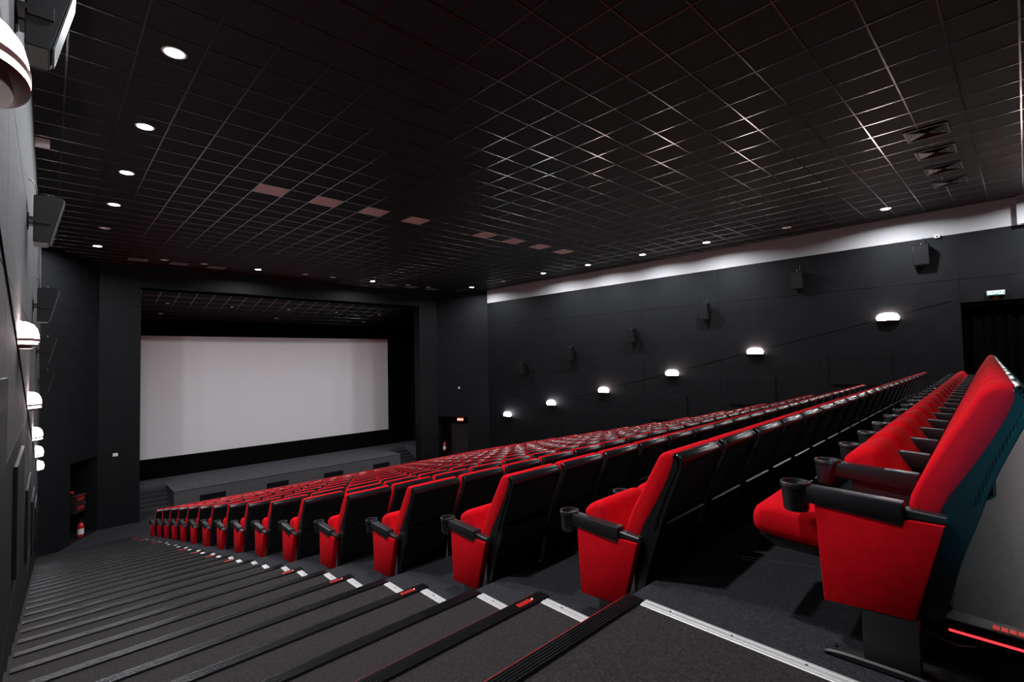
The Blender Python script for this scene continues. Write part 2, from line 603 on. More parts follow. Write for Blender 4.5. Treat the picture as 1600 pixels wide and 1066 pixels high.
def local(bm, p):
    bmesh.ops.translate(bm, verts=bm.verts[:], vec=-Vector(p))
    return bm


bm = bmesh.new()
box(bm, 3.62, 13.7, YS, 24.95, 0.001, ZS - 0.03, 1)
box(bm, 3.60, 13.72, YS - 0.012, 24.95, ZS - 0.03, ZS, 0, bev=0.006)
box(bm, SX0 + 0.02, SX1 - 0.02, 24.951, YE - 0.005, 0.001, ZS, 0)
obj('platform', local(bm, (8.6, YS, 0)), None, t, mats=[stage_top_m, stage_face_m])
for x0, x1 in ((2.3, 3.6), (13.72, 15.0)):
    bm = bmesh.new()
    n = 6
    for i in range(n - 1):
        y0 = 24.95 - (i + 1) * 0.29
        z = ZS * (1 - (i + 1) / n)
        box(bm, x0, x1, y0, 24.95 - i * 0.29 + 0.001, 0.001, z, bev=0.008)
    o = obj('stair', local(bm, (8.6, YS, 0)), stair_dark, t)
bm = bmesh.new()
box(bm, 15.0, 15.12, 23.4, 24.95, 0.001, ZS + 0.12, bev=0.006)
obj('stair_stringer', local(bm, (8.6, YS, 0)), stage_face_m, t)
for x0, x1 in ((4.5, 5.42), (7.03, 7.95), (9.58, 10.52), (12.12, 13.05)):
    bm = bmesh.new()
    z0, z1 = Z0 - 5.50, Z0 - 5.28
    for a in ((x0, x1, z0, z0 + .02), (x0, x1, z1 - .02, z1), (x0, x0 + .02, z0, z1), (x1 - .02, x1, z0, z1)):
        box(bm, a[0], a[1], YS - 0.012, YS - 0.0005, a[2], a[3])
    quad(bm, [(x0, YS - 0.001, z0), (x1, YS - 0.001, z0), (x1, YS - 0.001, z1), (x0, YS - 0.001, z1)])
    for q in range(6):
        zz = z0 + 0.035 + q * 0.03
        quad(bm, [(x0, YS - 0.010, zz), (x1, YS - 0.010, zz), (x1, YS - 0.002, zz + .022), (x0, YS - 0.002, zz + .022)])
    obj('vent_grille', local(bm, (8.6, YS, 0)), void_black, t)

# ------------------------------------------------------------------ cinema screen
SY = 26.6
t = thing('cinema_screen', 'large blank pale grey cinema screen with black masking above the stage', 'screen', (8.4, SY, ZS))
bm = bmesh.new()
zt, zb = Z0 + 1.34, Z0 - 4.08
xa, xb = 1.78, 14.82
n = 24
ZR = []
for i in range(n + 1):
    x = xa + (xb - xa) * i / n
    y = SY - 0.12 * ((i / n * 2 - 1) ** 2) + 0.06
    ZR.append((bm.verts.new((x, y, zb)), bm.verts.new((x, y, zt)), bm.verts.new((x, y + 0.02, zt)), bm.verts.new((x, y + 0.02, zb))))
for a, b in zip(ZR, ZR[1:]):
    for k in range(4):
        bm.faces.new((a[k], b[k], b[(k + 1) % 4], a[(k + 1) % 4]))
bm.faces.new(ZR[0]); bm.faces.new(ZR[-1])
obj('screen_surface', local(bm, (8.4, SY, ZS)), screen_m, t, smooth=True)
bm = bmesh.new()
box(bm, SX0 + .03, SX1 - .03, SY - 0.06, SY - 0.04, ZS + 0.002, zb + 0.02)
box(bm, xa - 1.4, SX1 - .03, SY + 0.10, SY + 0.12, zt - 0.06, ZE + 0.02)
box(bm, xb + 0.005, SX1 - .03, SY - 0.06, SY - 0.04, zb + 0.0201, ZE + 0.02)
box(bm, SX0 + .03, xa - 0.005, SY - 0.06, SY - 0.04, zb + 0.0201, ZE + 0.02)
obj('masking', local(bm, (8.4, SY, ZS)), velvet, t)

# ------------------------------------------------------------------ step nosings and edge strips
NB = 0.075
for i, (y, z) in enumerate(zip(YN, ZT)):
    lab = 'black ribbed nosing on the %s step down the near stairs' % ordinal(i + 1) if i else 'black ribbed nosing on the edge of the top landing'
    t = thing('stair_nosing', lab, 'stair nosing', (XS0, y, z), 0, 'nosings of the near stairs')
    bm = bmesh.new()
    x0, x1 = XL + 0.03 - XS0, 0.012
    P = [(-NB, 0.0005), (-NB + .004, 0.008)]
    for q in range(5):
        yy = -NB + 0.006 + q * 0.0135
        P += [(yy, 0.0125), (yy + 0.008, 0.0125), (yy + 0.0095, 0.0095), (yy + 0.0125, 0.0095)]
    P += [(0.002, 0.0125), (0.009, 0.009), (0.011, 0.002), (0.011, -0.034), (0.0015, -0.034), (0.0015, 0.0005)]
    r0 = [bm.verts.new((x0, p[0], p[1])) for p in P]
    r1 = [bm.verts.new((x1, p[0], p[1])) for p in P]
    for k in range(len(P)):
        bm.faces.new((r0[k], r0[(k + 1) % len(P)], r1[(k + 1) % len(P)], r1[k]))
    bm.faces.new(r0[::-1]); bm.faces.new(r1)
    obj('nosing_profile', bm, rubber, t)
    if i in (0, 1):
        bm = bmesh.new()
        box(bm, x0 + 1.0, -0.02, 0.0112, 0.0140, -0.004, 0.0060)
        obj('led_strip', bm, led_line, t)
    if i in (1, 3, 5, 7, 11, 13, 15, 17, 23, 27, 30):
        bm = bmesh.new()
        for q in range(4):
            box(bm, -0.19 + q * 0.024, -0.172 + q * 0.024, -0.052, -0.022, 0.0128, 0.0155)
        obj('row_light', bm, led_red_dim, t)
        bm = bmesh.new()
        cyl(bm, (-0.085, -0.036, 0.0145), 0.007, 0.005, 0.005, 10)
        obj('row_light_lamp', bm, led_pink, t)

yp = 0.235
for i, (y, z) in enumerate(zip(YN[:31], ZT[:31])):
    ya, yb = (yp + 0.02, y - NB - 0.003) if i else (-0.6, y - NB - 0.003)
    bm = bmesh.new()
    P = [(0.005, 0.0005), (0.008, 0.004), (0.020, 0.0045), (0.0215, 0.0065), (0.033, 0.0065), (0.0345, 0.0045), (0.047, 0.0045), (0.0485, 0.0065), (0.060, 0.006), (0.066, 0.0005)]
    if i % 2 == 0:
        P = [(a - 0.03, b) for a, b in P]
    else:
        P = [(a - 0.067, b) for a, b in P]
    L = yb - ya
    r0 = [bm.verts.new((p[0], 0, p[1])) for p in P]
    r1 = [bm.verts.new((p[0], L, p[1])) for p in P]
    for k in range(len(P)):
        bm.faces.new((r0[k], r0[(k + 1) % len(P)], r1[(k + 1) % len(P)], r1[k]))
    bm.faces.new(r0[::-1]); bm.faces.new(r1)
    t = thing('edge_strip', 'pale aluminium strip along the carpet edge of the %s' % ('top landing' if not i else ordinal(i + 1) + ' step down the near stairs'),
              'edge strip', (XS0 + (0.0 if i % 2 == 0 else 0.0), ya, z), 0, 'aluminium strips along the near stairs')
    obj('strip', bm, alu, t)
    ns = 2 if i else 7
    for q in range(ns):
        bm = bmesh.new()
        cyl(bm, ((P[0][0] + P[-1][0]) / 2, L * (q + 0.5) / ns, 0.0068), 0.0055, 0.0045, 0.002, 10)
        obj('screw', bm, black_metal, t)
    yp = y

# side edge of the walkway with its red light line
t = thing('walkway_nosing', 'black step edge of the walkway behind the back row with red light line', 'stair nosing', (2.31, 0.26, PZ))
bm = bmesh.new()
box(bm, -0.028, 0.06, -2.6, 0.012, 0.0005, 0.010, bev=0.004)
box(bm, -0.028, -0.002, -2.6, 0.012, -0.05, 0.0005, bev=0.003)
obj('nosing_profile', bm, rubber, t)
bm = bmesh.new()
box(bm, -0.0325, -0.0282, -2.5, -0.035, -0.028, -0.0215)
obj('led_strip', bm, led_red, t)
bm = bmesh.new()
for q in range(5):
    box(bm, -0.010, 0.022, -0.160 - q * 0.020, -0.144 - q * 0.020, 0.0101, 0.0125)
obj('row_light', bm, led_red_dim, t)
bm = bmesh.new()
tube(bm, [(-0.025, 0.014, -0.052), (-0.03, -0.02, -0.066), (-0.03, -0.06, -0.070), (-0.022, -0.10, -0.062)], 0.003, 6)
obj('cable', bm, steel, t)


# ------------------------------------------------------------------ cinema seats
def yz(P):
    return [(0.40 - t_, z) for t_, z in P]


BACK = yz([(.430, .40), (.412, .47), (.400, .53), (.397, .60), (.425, .67), (.472, .76), (.526, .86), (.568, .935), (.592, .980), (.618, 1.002), (.650, 1.010), (.678, 1.002),
           (.688, .972), (.665, .905), (.626, .82), (.572, .72), (.508, .61), (.478, .53), (.460, .42), (.448, .390)])
SHELL_UP = yz([(.660, 1.004), (.688, 1.000), (.709, .982), (.716, .957), (.706, .925), (.674, .850), (.630, .745), (.597, .655), (.590, .622), (.575, .60),
               (.540, .60), (.580, .72), (.634, .845), (.668, .915), (.690, .970), (.680, .993)])
SHELL_LO = yz([(.595, .640), (.562, .535), (.530, .44), (.502, .33), (.478, .225), (.466, .205), (.436, .205), (.436, .24), (.446, .34), (.470, .43), (.500, .52), (.530, .60), (.550, .64)])
CHEEK = yz([(.436, .205), (.438, .30), (.440, .40), (.442, .52), (.466, .610), (.532, .72), (.590, .82), (.634, .905), (.660, .962), (.664, .994),
            (.690, 1.002), (.712, .984), (.719, .957), (.709, .925), (.677, .850), (.633, .745), (.600, .655), (.585, .60), (.565, .535), (.533, .44), (.505, .33), (.481, .225), (.469, .203)])
PANEL = yz([(.120, .545), (.495, .545), (.405, .205), (.140, .195)])
SUPPORT = yz([(.150, .54), (.480, .54), (.395, .20), (.170, .20)])


def part_meshes():
    H = 0.243
    M = {}
    bm = bmesh.new(); pillow(bm, smooth_poly(BACK), -H + 0.003, H - 0.003, 0.018)
    M['backrest'] = (bm, red_cloth)
    bm = bmesh.new()
    pillow(bm, smooth_poly(SHELL_UP), -H + 0.004, H - 0.004, 0.012, steps=2)
    pillow(bm, SHELL_LO, -H + 0.018, H - 0.018, 0.006, steps=1)
    for s in (-1, 1):
        xs = sorted((s * (H - 0.004), s * (H - 0.020)))
        pillow(bm, smooth_poly(CHEEK), xs[0], xs[1], 0.004, steps=1)
    # raised border bars on the back panels
    for (ta, za, tb, zb_) in ((.606, .655, .592, .630), (.487, .262, .480, .235)):
        P = yz([(ta + .004, za), (ta + .012, za - .006), (tb + .012, zb_ + .004), (tb + .002, zb_)])
        pillow(bm, P, -H + 0.03, H - 0.03, 0.002, steps=1)
    M['back_shell'] = (bm, black_shell)
    # tipped-up cushion
    bm = bmesh.new()
    prof = [(0, 0.0), (.02, .065), (.16, .085), (.32, .08), (.43, .088), (.475, .070), (.492, .025), (.485, -.03), (.44, -.052), (.20, -.052), (.02, -.045)]
    ang = math.radians(60)
    hinge = (.095, .385)

    def rot(P, a):
        return [(hinge[0] + p[0] * math.cos(a) - p[1] * math.sin(a), hinge[1] + p[0] * math.sin(a) + p[1] * math.cos(a)) for p in P]
    prof2 = [(p[0] * 0.64, p[1] if p[1] > 0 else p[1] * 1.5) for p in prof]
    pillow(bm, smooth_poly(rot(prof2, ang)), -0.208, 0.208, 0.035)
    M['seat'] = (bm, red_cloth)
    bm = bmesh.new()
    pillow(bm, rot([(.03, -.070), (.05, -.088), (.22, -.088), (.25, -.070)], ang), -0.19, 0.19, 0.004, steps=1)
    M['seat_tray'] = (bm, black_metal)
    # lowered cushion
    hinge = (-.01, .39)
    bm = bmesh.new(); pillow(bm, smooth_poly(rot([(p[0] * 1.12, p[1]) for p in prof], math.radians(2))), -0.215, 0.215, 0.035)
    M['seat_down'] = (bm, red_cloth)
    bm = bmesh.new(); pillow(bm, rot([(.03, -.048), (.05, -.085), (.46, -.085), (.52, -.048)], math.radians(2)), -0.20, 0.20, 0.006, steps=1)
    M['seat_tray_down'] = (bm, black_metal)
    # armrest
    bm = bmesh.new()
    ARM = yz([(.060, .612), (.385, .598), (.390, .585), (.388, .525), (.375, .520), (.080, .548), (.055, .560)])
    pillow(bm, ARM, -0.034, 0.034, 0.010, steps=2)
    pillow(bm, yz([(.375, .582), (.500, .572), (.508, .548), (.375, .548)]), -0.022, 0.022, 0.005, steps=1)
    M['armrest'] = (bm, arm_plastic)
    bm = bmesh.new()
    lathe(bm, [(0.0, .513), (.034, .512), (.040, .506), (.045, .515), (.050, .598), (.054, .602), (.055, .613), (.052, .618), (.046, .617), (.043, .610), (.038, .525), (0.0, .522)], (0, 0.40 - 0.052, 0), 22)
    M['cup_holder'] = (bm, arm_plastic)
    bm = bmesh.new(); pillow(bm, PANEL, -0.030, 0.024, 0.010, steps=2)
    M['side_panel'] = (bm, red_cloth)
    bm = bmesh.new(); pillow(bm, SUPPORT, -0.022, 0.022, 0.005, steps=1)
    M['arm_support'] = (bm, arm_plastic)
    bm = bmesh.new()
    box(bm, -0.028, 0.028, 0.40 - .415, 0.40 - .255, 0.012, 0.215, bev=0.006)
    M['pedestal'] = (bm, black_metal)
    bm = bmesh.new()
    pillow(bm, smooth_poly(yz([(.13, 0.0005), (.135, .02), (.20, .028), (.40, .028), (.445, .02), (.45, .0005)])), -0.035, 0.035, 0.006, steps=1)
    cyl(bm, (0, 0.40 - .165, 0.027), 0.010, 0.008, 0.010, 10)
    M['foot'] = (bm, black_metal)
    out = {}
    for k, (b, m) in M.items():
        o = obj(k, b, m, smooth=True)
        out[k] = o.data
        bpy.data.objects.remove(o)
    return out


PM = part_meshes()
AX = -0.2675                                # armrest offset from the seat centre


def put(name, mesh, parent, x=0.0):
    o = bpy.data.objects.new(name, mesh)
    COL.objects.link(o)
    o.parent = parent
    o.location = (x, 0, 0)
    return o


def seat_label(k, j):
    rw = 'back row' if k == 0 else ('front row' if k == NR - 1 else '%s row from the back' % ordinal(k + 1))
    if k == 0 and j == 0:
        return 'red cinema chair with its cushion folded down, at the stair end of the back row'
    if j == 0:
        return 'red cinema chair with red side panel beside the near stairs, %s' % rw
    if j == NS - 1:
        return 'red cinema chair at the far end of the %s' % rw
    return 'red cinema chair, %s from the near stairs in the %s' % (ordinal(j + 1), rw)


def arm_set(t, x, outer):
    a = put('armrest', PM['armrest'], t, x)
    put('cup_holder', PM['cup_holder'], a)
    if outer:
        put('side_panel', PM['side_panel'], t, x)
    else:
        put('arm_support', PM['arm_support'], t, x)
    p = put('pedestal', PM['pedestal'], t, x)
    put('foot', PM['foot'], p)


def make_seat(kind):
    t = thing('cinema_chair', '', 'chair')
    put('backrest', PM['backrest'], t)
    put('back_shell', PM['back_shell'], t)
    s = put('seat', PM['seat_down' if kind == 'down' else 'seat'], t)
    put('seat_tray', PM['seat_tray_down' if kind == 'down' else 'seat_tray'], s)
    arm_set(t, AX, kind in ('down', 'start'))
    if kind == 'end':
        arm_set(t, -AX, True)
    return t


def copy_tree(o, parent=None):
    c = o.copy()
    COL.objects.link(c)
    if parent:
        c.parent = parent
    for ch in o.children:
        copy_tree(ch, c)
    return c


proto = {}
spots = [(k, j) for k in range(NR) for j in range(NS)]


SLANT = [.038, .029, .024, .015, .010, .005]      # the back rows swing slightly forward towards the far wall


def seat_loc(k, j):
    sk = SLANT[k] if k < len(SLANT) else 0
    return Vector((XC0 + DX * j, YA[k] - 0.40 + sk * DX * j + (0.008 if k == 0 else 0), ZF[k]))


spots.sort(key=lambda s: (seat_loc(*s) - Vector((0, 0, Z0))).length)
for n, (k, j) in enumerate(spots[:300]):
    kind = 'down' if (k, j) == (0, 0) else 'start' if j == 0 else 'end' if j == NS - 1 else 'mid'
    if kind not in proto:
        proto[kind] = make_seat(kind)
        t = proto[kind]
    else:
        t = copy_tree(proto[kind])
    t.location = seat_loc(k, j)
    t.rotation_euler.z = math.atan(SLANT[k]) if k < len(SLANT) else 0
    t['label'] = seat_label(k, j)
    t['category'] = 'chair'
    t['group'] = 'red chairs in the %s' % ('back row' if k == 0 else 'front row' if k == NR - 1 else ordinal(k + 1) + ' row from the back')
# the smallest far seats, past three hundred, as one block
bm = bmesh.new()
mats = [red_cloth, black_shell, arm_plastic, black_metal]
for (k, j) in spots[300:]:
    lst = [('backrest', 0, 0), ('back_shell', 1, 0), ('seat', 0, 0), ('armrest', 2, AX), ('cup_holder', 2, AX), ('arm_support', 2, AX), ('pedestal', 3, AX), ('foot', 3, AX)]
    if j == NS - 1:
        lst += [('armrest', 2, -AX), ('cup_holder', 2, -AX), ('side_panel', 0, -AX), ('pedestal', 3, -AX), ('foot', 3, -AX)]
    L = seat_loc(k, j)
    for nm, mi, x in lst:
        nv, nf = len(bm.verts), len(bm.faces)
        bm.from_mesh(PM[nm])
        bm.verts.ensure_lookup_table(); bm.faces.ensure_lookup_table()
        for v in bm.verts[nv:]:
            v.co += L + Vector((x, 0, 0))
        for f in bm.faces[nf:]:
            f.material_index = mi
o = obj('far_seats', bm, None, mats=mats, smooth=True)
o['kind'] = 'stuff'
tag(o, 'mass of small red seats at the far front corner of the seating', 'seats')

# ------------------------------------------------------------------ ceiling lights
def downlight_meshes():
    out = []
    bm = bmesh.new()
    lathe(bm, [(.098, 0.004), (.102, -.006), (.122, -.008), (.128, -.003), (.128, 0.0), (.10, 0.004)], (0, 0, 0), 28)
    o = obj('rim', bm, rim_pale, smooth=True); out.append(o.data); bpy.data.objects.remove(o)
    for m in (lamp_lens, lamp_off):
        bm = bmesh.new()
        cyl(bm, (0, 0, -0.003), .098, .101, .005, 28)
        o = obj('lens', bm, m); out.append(o.data); bpy.data.objects.remove(o)
    return out


RIM, LENS_ON, LENS_OFF = downlight_meshes()
SIDE = {'s': 'above the near stairs', 'f': 'beside the pale wall band', 'c': 'along the front of the ceiling'}


def downlight(x, y, z, lit, label, group, scale=1.0, tilt=0):
    t = thing('ceiling_downlight', label, 'ceiling light', (x, y, z), 0, group)
    t.rotation_euler.x = tilt
    t.scale = (scale,) * 3
    put('rim', RIM, t)
    put('lens', LENS_ON if lit else LENS_OFF, t)
    if lit:
        area_light('downlight_lamp', (x, y, z - 0.02), 0.17, DOWN_W, DOWN_COL, spread=165)


zc = ZC - 0.001
for n, (y, lit) in enumerate([(1.95, 1), (4.4, 1), (6.83, 1), (9.28, 1), (11.74, 1), (14.25, 1), (16.85, 0), (19.5, 1)]):
    if n < 2:
        continue
    downlight(1.04, y, zc, lit, ('lit' if lit else 'unlit') + ' round ceiling downlight, %s of the row above the near stairs' % ordinal(n - 1), 'downlights above the near stairs')
for n, (x, y, lit) in enumerate([(15.78, 2.38, 1), (15.76, 4.73, 0), (15.71, 7.13, 1), (15.70, 9.52, 1), (15.67, 11.98, 1), (15.64, 14.39, 1), (15.7, 17.07, 0), (15.69, 19.46, 1)]):
    downlight(x, y, zc, lit, ('lit' if lit else 'unlit') + ' round ceiling downlight, %s from the back beside the pale wall band' % ordinal(n + 1), 'downlights beside the far side wall')
for n, (x, lit) in enumerate([(2.9, 0), (4.1, 0), (5.93, 1), (7.76, 0), (8.94, 0), (10.82, 1), (12.7, 0), (13.88, 0)]):
    downlight(x, 20.68, zc, lit, ('lit' if lit else 'unlit') + ' round downlight before the stage opening, %s from the near wall' % ordinal(n + 1), 'downlights before the stage opening')
ta = math.atan(sl)
for r, (xs, y, nm) in enumerate((((3.51, 5.88, 8.3, 10.65, 13.05), 24.22, 'outer row'), ((3.47, 8.2, 12.86), 25.68, 'row nearer the screen'))):
    for n, x in enumerate(xs):
        downlight(x, y, OZ + (y - YP) * sl - 0.004, 0, 'small unlit stage ceiling downlight, %s, %s from the near wall' % (nm, ordinal(n + 1)),
                  'downlights in the stage ceiling', 0.62, ta)

# lights that run on behind the camera in the same rows
for x, y in ((1.04, 1.95), (1.04, 4.4), (15.8, -0.7)):
    area_light('downlight_lamp', (x, y, ZC - 0.02), 0.17, DOWN_W, DOWN_COL, spread=165)

# ------------------------------------------------------------------ unpainted ceiling tiles and air grilles
for n, cx in enumerate((3.4126, 4.6126, 5.8126, 7.0126, 9.4126, 10.6126, 11.8126, 13.0126)):
    bm = bmesh.new()
    box(bm, -0.285, 0.285, -0.285, 0.285, -0.006, -0.0015, bev=0.002, seg=1)
    for q in range(5):
        box(bm, -0.25, 0.25, -0.24 + q * 0.1, -0.17 + q * 0.1, -0.009, -0.0055)
    o = obj('ceiling_vent', bm, tile_pale)
    o.location = (cx, 11.007 + 0.0, ZC)
    tag(o, 'pale brown square panel amid the black ceiling, %s from the near wall' % ordinal(n + 1), 'ceiling panel', 'pale air panels across the ceiling')
for n, cx in enumerate((2.2126, 3.4126, 4.6126, 12.0126, 13.2126, 14.4126)):
    bm = bmesh.new()
    box(bm, -0.285, 0.285, -0.285, 0.285, -0.006, -0.0015, bev=0.002, seg=1)
    o = obj('ceiling_vent', bm, mat('panel_dim', (0.13, 0.10, 0.10), 0.8) if 'panel_dim' not in MATS else MATS['panel_dim'])
    o.location = (cx, 21.207, ZC)
    tag(o, 'dim square ceiling panel before the stage opening, %s from the near wall' % ordinal(n + 1), 'ceiling panel', 'dim air panels before the stage opening')
for n, cx in enumerate((10.8126, 12.0126, 13.2126, 14.4126)):
    t = thing('air_grille', 'black louvred ceiling air grille above the back seats, %s from the far wall' % ordinal(4 - n), 'air grille', (cx, 1.02, ZC), 0, 'air grilles at the back of the ceiling')
    bm = bmesh.new()
    for a in ((-.29, .29, -.29, -.25), (-.29, .29, .25, .29), (-.29, -.25, -.25, .25), (.25, .29, -.25, .25)):
        box(bm, a[0], a[1], a[2], a[3], -0.018, -0.0015, bev=0.003, seg=1)
    obj('frame', bm, black_metal, t)
    bm = bmesh.new()
    box(bm, -.25, .25, -.25, .25, -0.004, -0.0015)
    obj('duct_opening', bm, void_black, t)
    # four fans of blades, each fan filling a triangle
    for s in (0, 1, 2, 3):
        bm = bmesh.new()
        for q in range(7):
            d = 0.03 + q * 0.031
            h = d - 0.012
            vs = [(-h, d, -0.005), (h, d, -0.005), (h, d + 0.02, -0.020), (-h, d + 0.02, -0.020)]
            R = Matrix.Rotation(s * math.pi / 2, 3, 'Z')
            quad(bm, [R @ Vector(p) for p in vs])
            quad(bm, [R @ (Vector(p) + Vector((0, 0.002, -0.001))) for p in vs])
        obj('blades', bm, louvre_m, t)
    
# ------------------------------------------------------------------ wall lamps
def half_disc(bm, a, b, z0, z1, mi=0, n=20, b1=None, a1=None):
    """Half-elliptic slab: a = half width along y, b = depth along +x."""
    a1, b1 = a1 or a, b1 or b
    lo = [bm.verts.new((b * math.sin(math.pi * k / n), a * math.cos(math.pi * k / n), z0)) for k in range(n + 1)]
    hi = [bm.verts.new((b1 * math.sin(math.pi * k / n), a1 * math.cos(math.pi * k / n), z1)) for k in range(n + 1)]
    for k in range(n):
        bm.faces.new((lo[k], lo[k + 1], hi[k + 1], hi[k]))
    bm.faces.new(lo[::-1]); bm.faces.new(hi)
    bm.faces.new((lo[0], hi[0], hi[-1], lo[-1]))


def sconce_meshes():
    out = {}
    for key, m in (('pink', opal_pink), ('white', opal_white)):
        bm = bmesh.new()
        half_disc(bm, .245, .140, .036, .060)
        half_disc(bm, .262, .150, .090, .125, a1=.258, b1=.148)
        half_disc(bm, .258, .148, .125, .175, a1=.235, b1=.135)
        half_disc(bm, .235, .135, .175, .215, a1=.185, b1=.108)
        half_disc(bm, .185, .108, .215, .240, a1=.09, b1=.06)
        o = obj('diffuser', bm, m, smooth=True); out[key] = o.data; bpy.data.objects.remove(o)
    bm = bmesh.new()
    half_disc(bm, .175, .10, 0.0, .012)
    half_disc(bm, .20, .115, .012, .035, a1=.262, b1=.155)
    o = obj('base_tray', bm, sconce_metal, smooth=True); out['tray'] = o.data; bpy.data.objects.remove(o)
    bm = bmesh.new()
    half_disc(bm, .268, .156, .061, .089)
    o = obj('shade_band', bm, sconce_metal, smooth=True); out['band'] = o.data; bpy.data.objects.remove(o)
    bm = bmesh.new()
    box(bm, 0.0005, 0.012, -.07, .07, .02, .26, bev=0.003, seg=1)
    o = obj('wall_plate', bm, sconce_metal); out['plate'] = o.data; bpy.data.objects.remove(o)
    return out


SM = sconce_meshes()
LAMPS = [(-0.45, 1.73), (2.65, 0.99), (6.24, .12), (9.26, -.62), (12.42, -1.37), (15.43, -2.06), (18.45, -2.8)]
for side in ('far', 'near'):
    for n, (y, z) in enumerate(LAMPS):
        if side == 'near' and n == 0:
            continue
        n -= side == 'near'
        zz = Z0 + z + (-0.15 if side == 'far' else 0.06)
        x = XR - 0.001 if side == 'far' else XL + 0.001
        t = thing('wall_sconce', 'glowing half-round wall lamp on the %s, %s from the back' % ('far side wall' if side == 'far' else 'wall beside the stairs', ordinal(n + 1)),
                  'wall lamp', (x, y, zz), math.pi if side == 'far' else 0, 'wall lamps on the ' + ('far side wall' if side == 'far' else 'stair-side wall'))
        t.scale.x = 0.88
        put('wall_plate', SM['plate'], t)
        put('base_tray', SM['tray'], t)
        put('shade_band', SM['band'], t)
        put('diffuser', SM['white' if y > 15 else 'pink'], t)

# ------------------------------------------------------------------ wall loudspeakers
def speaker_meshes():
    out = {}
    P = [(.05, .275), (.24, .290), (.305, .272), (.298, .245), (.185, -.245), (.175, -.262), (.05, -.262)]   # (distance from wall, height)

    def pr(bm, P, y0, y1, bev=0):
        a = [bm.verts.new((p[0], y0, p[1])) for p in P]
        b = [bm.verts.new((p[0], y1, p[1])) for p in P]
        for k in range(len(P)):
            bm.faces.new((a[k], a[(k + 1) % len(P)], b[(k + 1) % len(P)], b[k]))
        bm.faces.new(a[::-1]); bm.faces.new(b)
        if bev:
            bmesh.ops.bevel(bm, geom=bm.edges[:], offset=bev, segments=2, affect='EDGES')
    bm = bmesh.new(); pr(bm, P, -.17, .17, 0.006)
    o = obj('cabinet', bm, speaker_m, smooth=True); out['cabinet'] = o.data; bpy.data.objects.remove(o)
    bm = bmesh.new(); pr(bm, [(.306, .262), (.316, .255), (.203, -.240), (.190, -.244)], -.16, .16, 0.003)
    o = obj('grille', bm, grille_m, smooth=True); out['grille'] = o.data; bpy.data.objects.remove(o)
    bm = bmesh.new()
    box(bm, 0.0005, .012, -.06, .06, -.09, .09, bev=0.002, seg=1)
    box(bm, .012, .055, -.02, .02, -.03, .03)
    box(bm, .06, .20, -.182, -.170, -.05, .05, bev=0.002, seg=1)
    box(bm, .06, .20, .170, .182, -.05, .05, bev=0.002, seg=1)
    box(bm, .012, .07, -.182, .182, -.02, .02)
    o = obj('bracket', bm, speaker_m); out['bracket'] = o.data; bpy.data.objects.remove(o)
    bm = bmesh.new()
    cyl(bm, (.17, .0, .305), .010, .010, .05, 10)
    o = obj('mounting_bolt', bm, steel); out['mounting_bolt'] = o.data; bpy.data.objects.remove(o)
    bm = bmesh.new()
    tube(bm, [(0.002, .05, .50), (.03, .05, .49), (.062, .05, .45), (.075, .05, .38), (.07, .05, .30), (.065, .05, .262)], .006, 8)
    o = obj('cable', bm, black_metal); out['cable'] = o.data; bpy.data.objects.remove(o)
    return out


SP = speaker_meshes()
SPK = [(1.84, 2.55), (4.84, 2.27), (7.85, 1.53), (10.88, .83), (14.05, .18), (17.17, -.51)]
for side in ('far', 'near'):
    for n, (y, z) in enumerate(SPK):
        if side == 'near' and n == 0:
            continue
        x = XR - 0.001 if side == 'far' else XL + 0.001
        zz = Z0 + z + (0.0 if side == 'far' else 0.17 if n > 1 else 0.24)
        t = thing('wall_speaker', 'black wedge loudspeaker bracketed to the %s, %s from the back' % ('far side wall' if side == 'far' else 'wall beside the stairs', ordinal(n + 1)),
                  'loudspeaker', (x, y, zz), math.pi if side == 'far' else 0, 'loudspeakers on the ' + ('far side wall' if side == 'far' else 'stair-side wall'))
        for nm in ('cabinet', 'grille', 'bracket', 'mounting_bolt', 'cable'):
            put(nm, SP[nm], t)

# ------------------------------------------------------------------ curtain, exit signs, small fittings
t = thing('doorway_curtain', 'heavy black curtain hanging in the doorway by the back row', 'curtain', (XR + 0.22, -0.7, PZ))
bm = bmesh.new()
N = 220
H = Z0 + 1.14 - PZ
y0, y1 = -1.8, 1.8
rows = []
for zi in range(9):
    fz = zi / 8
    row = []
    for k in range(N + 1):
        y = y0 + (y1 - y0) * k / N
        a = 0.030 + 0.025 * (1 - fz)
        xx = a * math.sin(y * 26 + 1.2 * math.sin(y * 5 + 0.6)) + 0.012 * math.sin(y * 61 + fz * 2)
        row.append(bm.verts.new((xx, y, 0.02 + fz * (H - 0.04) + (0.02 * math.sin(y * 26) if zi == 8 else 0))))
    rows.append(row)
for a, b in zip(rows, rows[1:]):
    for k in range(N):
        bm.faces.new((a[k], a[k + 1], b[k + 1], b[k]))
ret = bmesh.ops.solidify(bm, geom=bm.faces[:], thickness=0.006)
obj('curtain_fabric', bm, velvet, t, smooth=True)
bm = bmesh.new()
tube(bm, [(0, -1.85, H + 0.02), (0, 1.85, H + 0.02)], 0.014, 10)
obj('curtain_rail', bm, black_metal, t)
for k in range(12):
    yk = 1.72 - k * 0.23 - (0.05 if k % 3 else 0)
    bm = bmesh.new()
    pts = [(0.026 * math.cos(q * math.pi / 6), yk, H + 0.012 + 0.026 * math.sin(q * math.pi / 6)) for q in range(13)]
    tube(bm, pts, 0.004, 6)
    obj('curtain_ring', bm, steel, t)


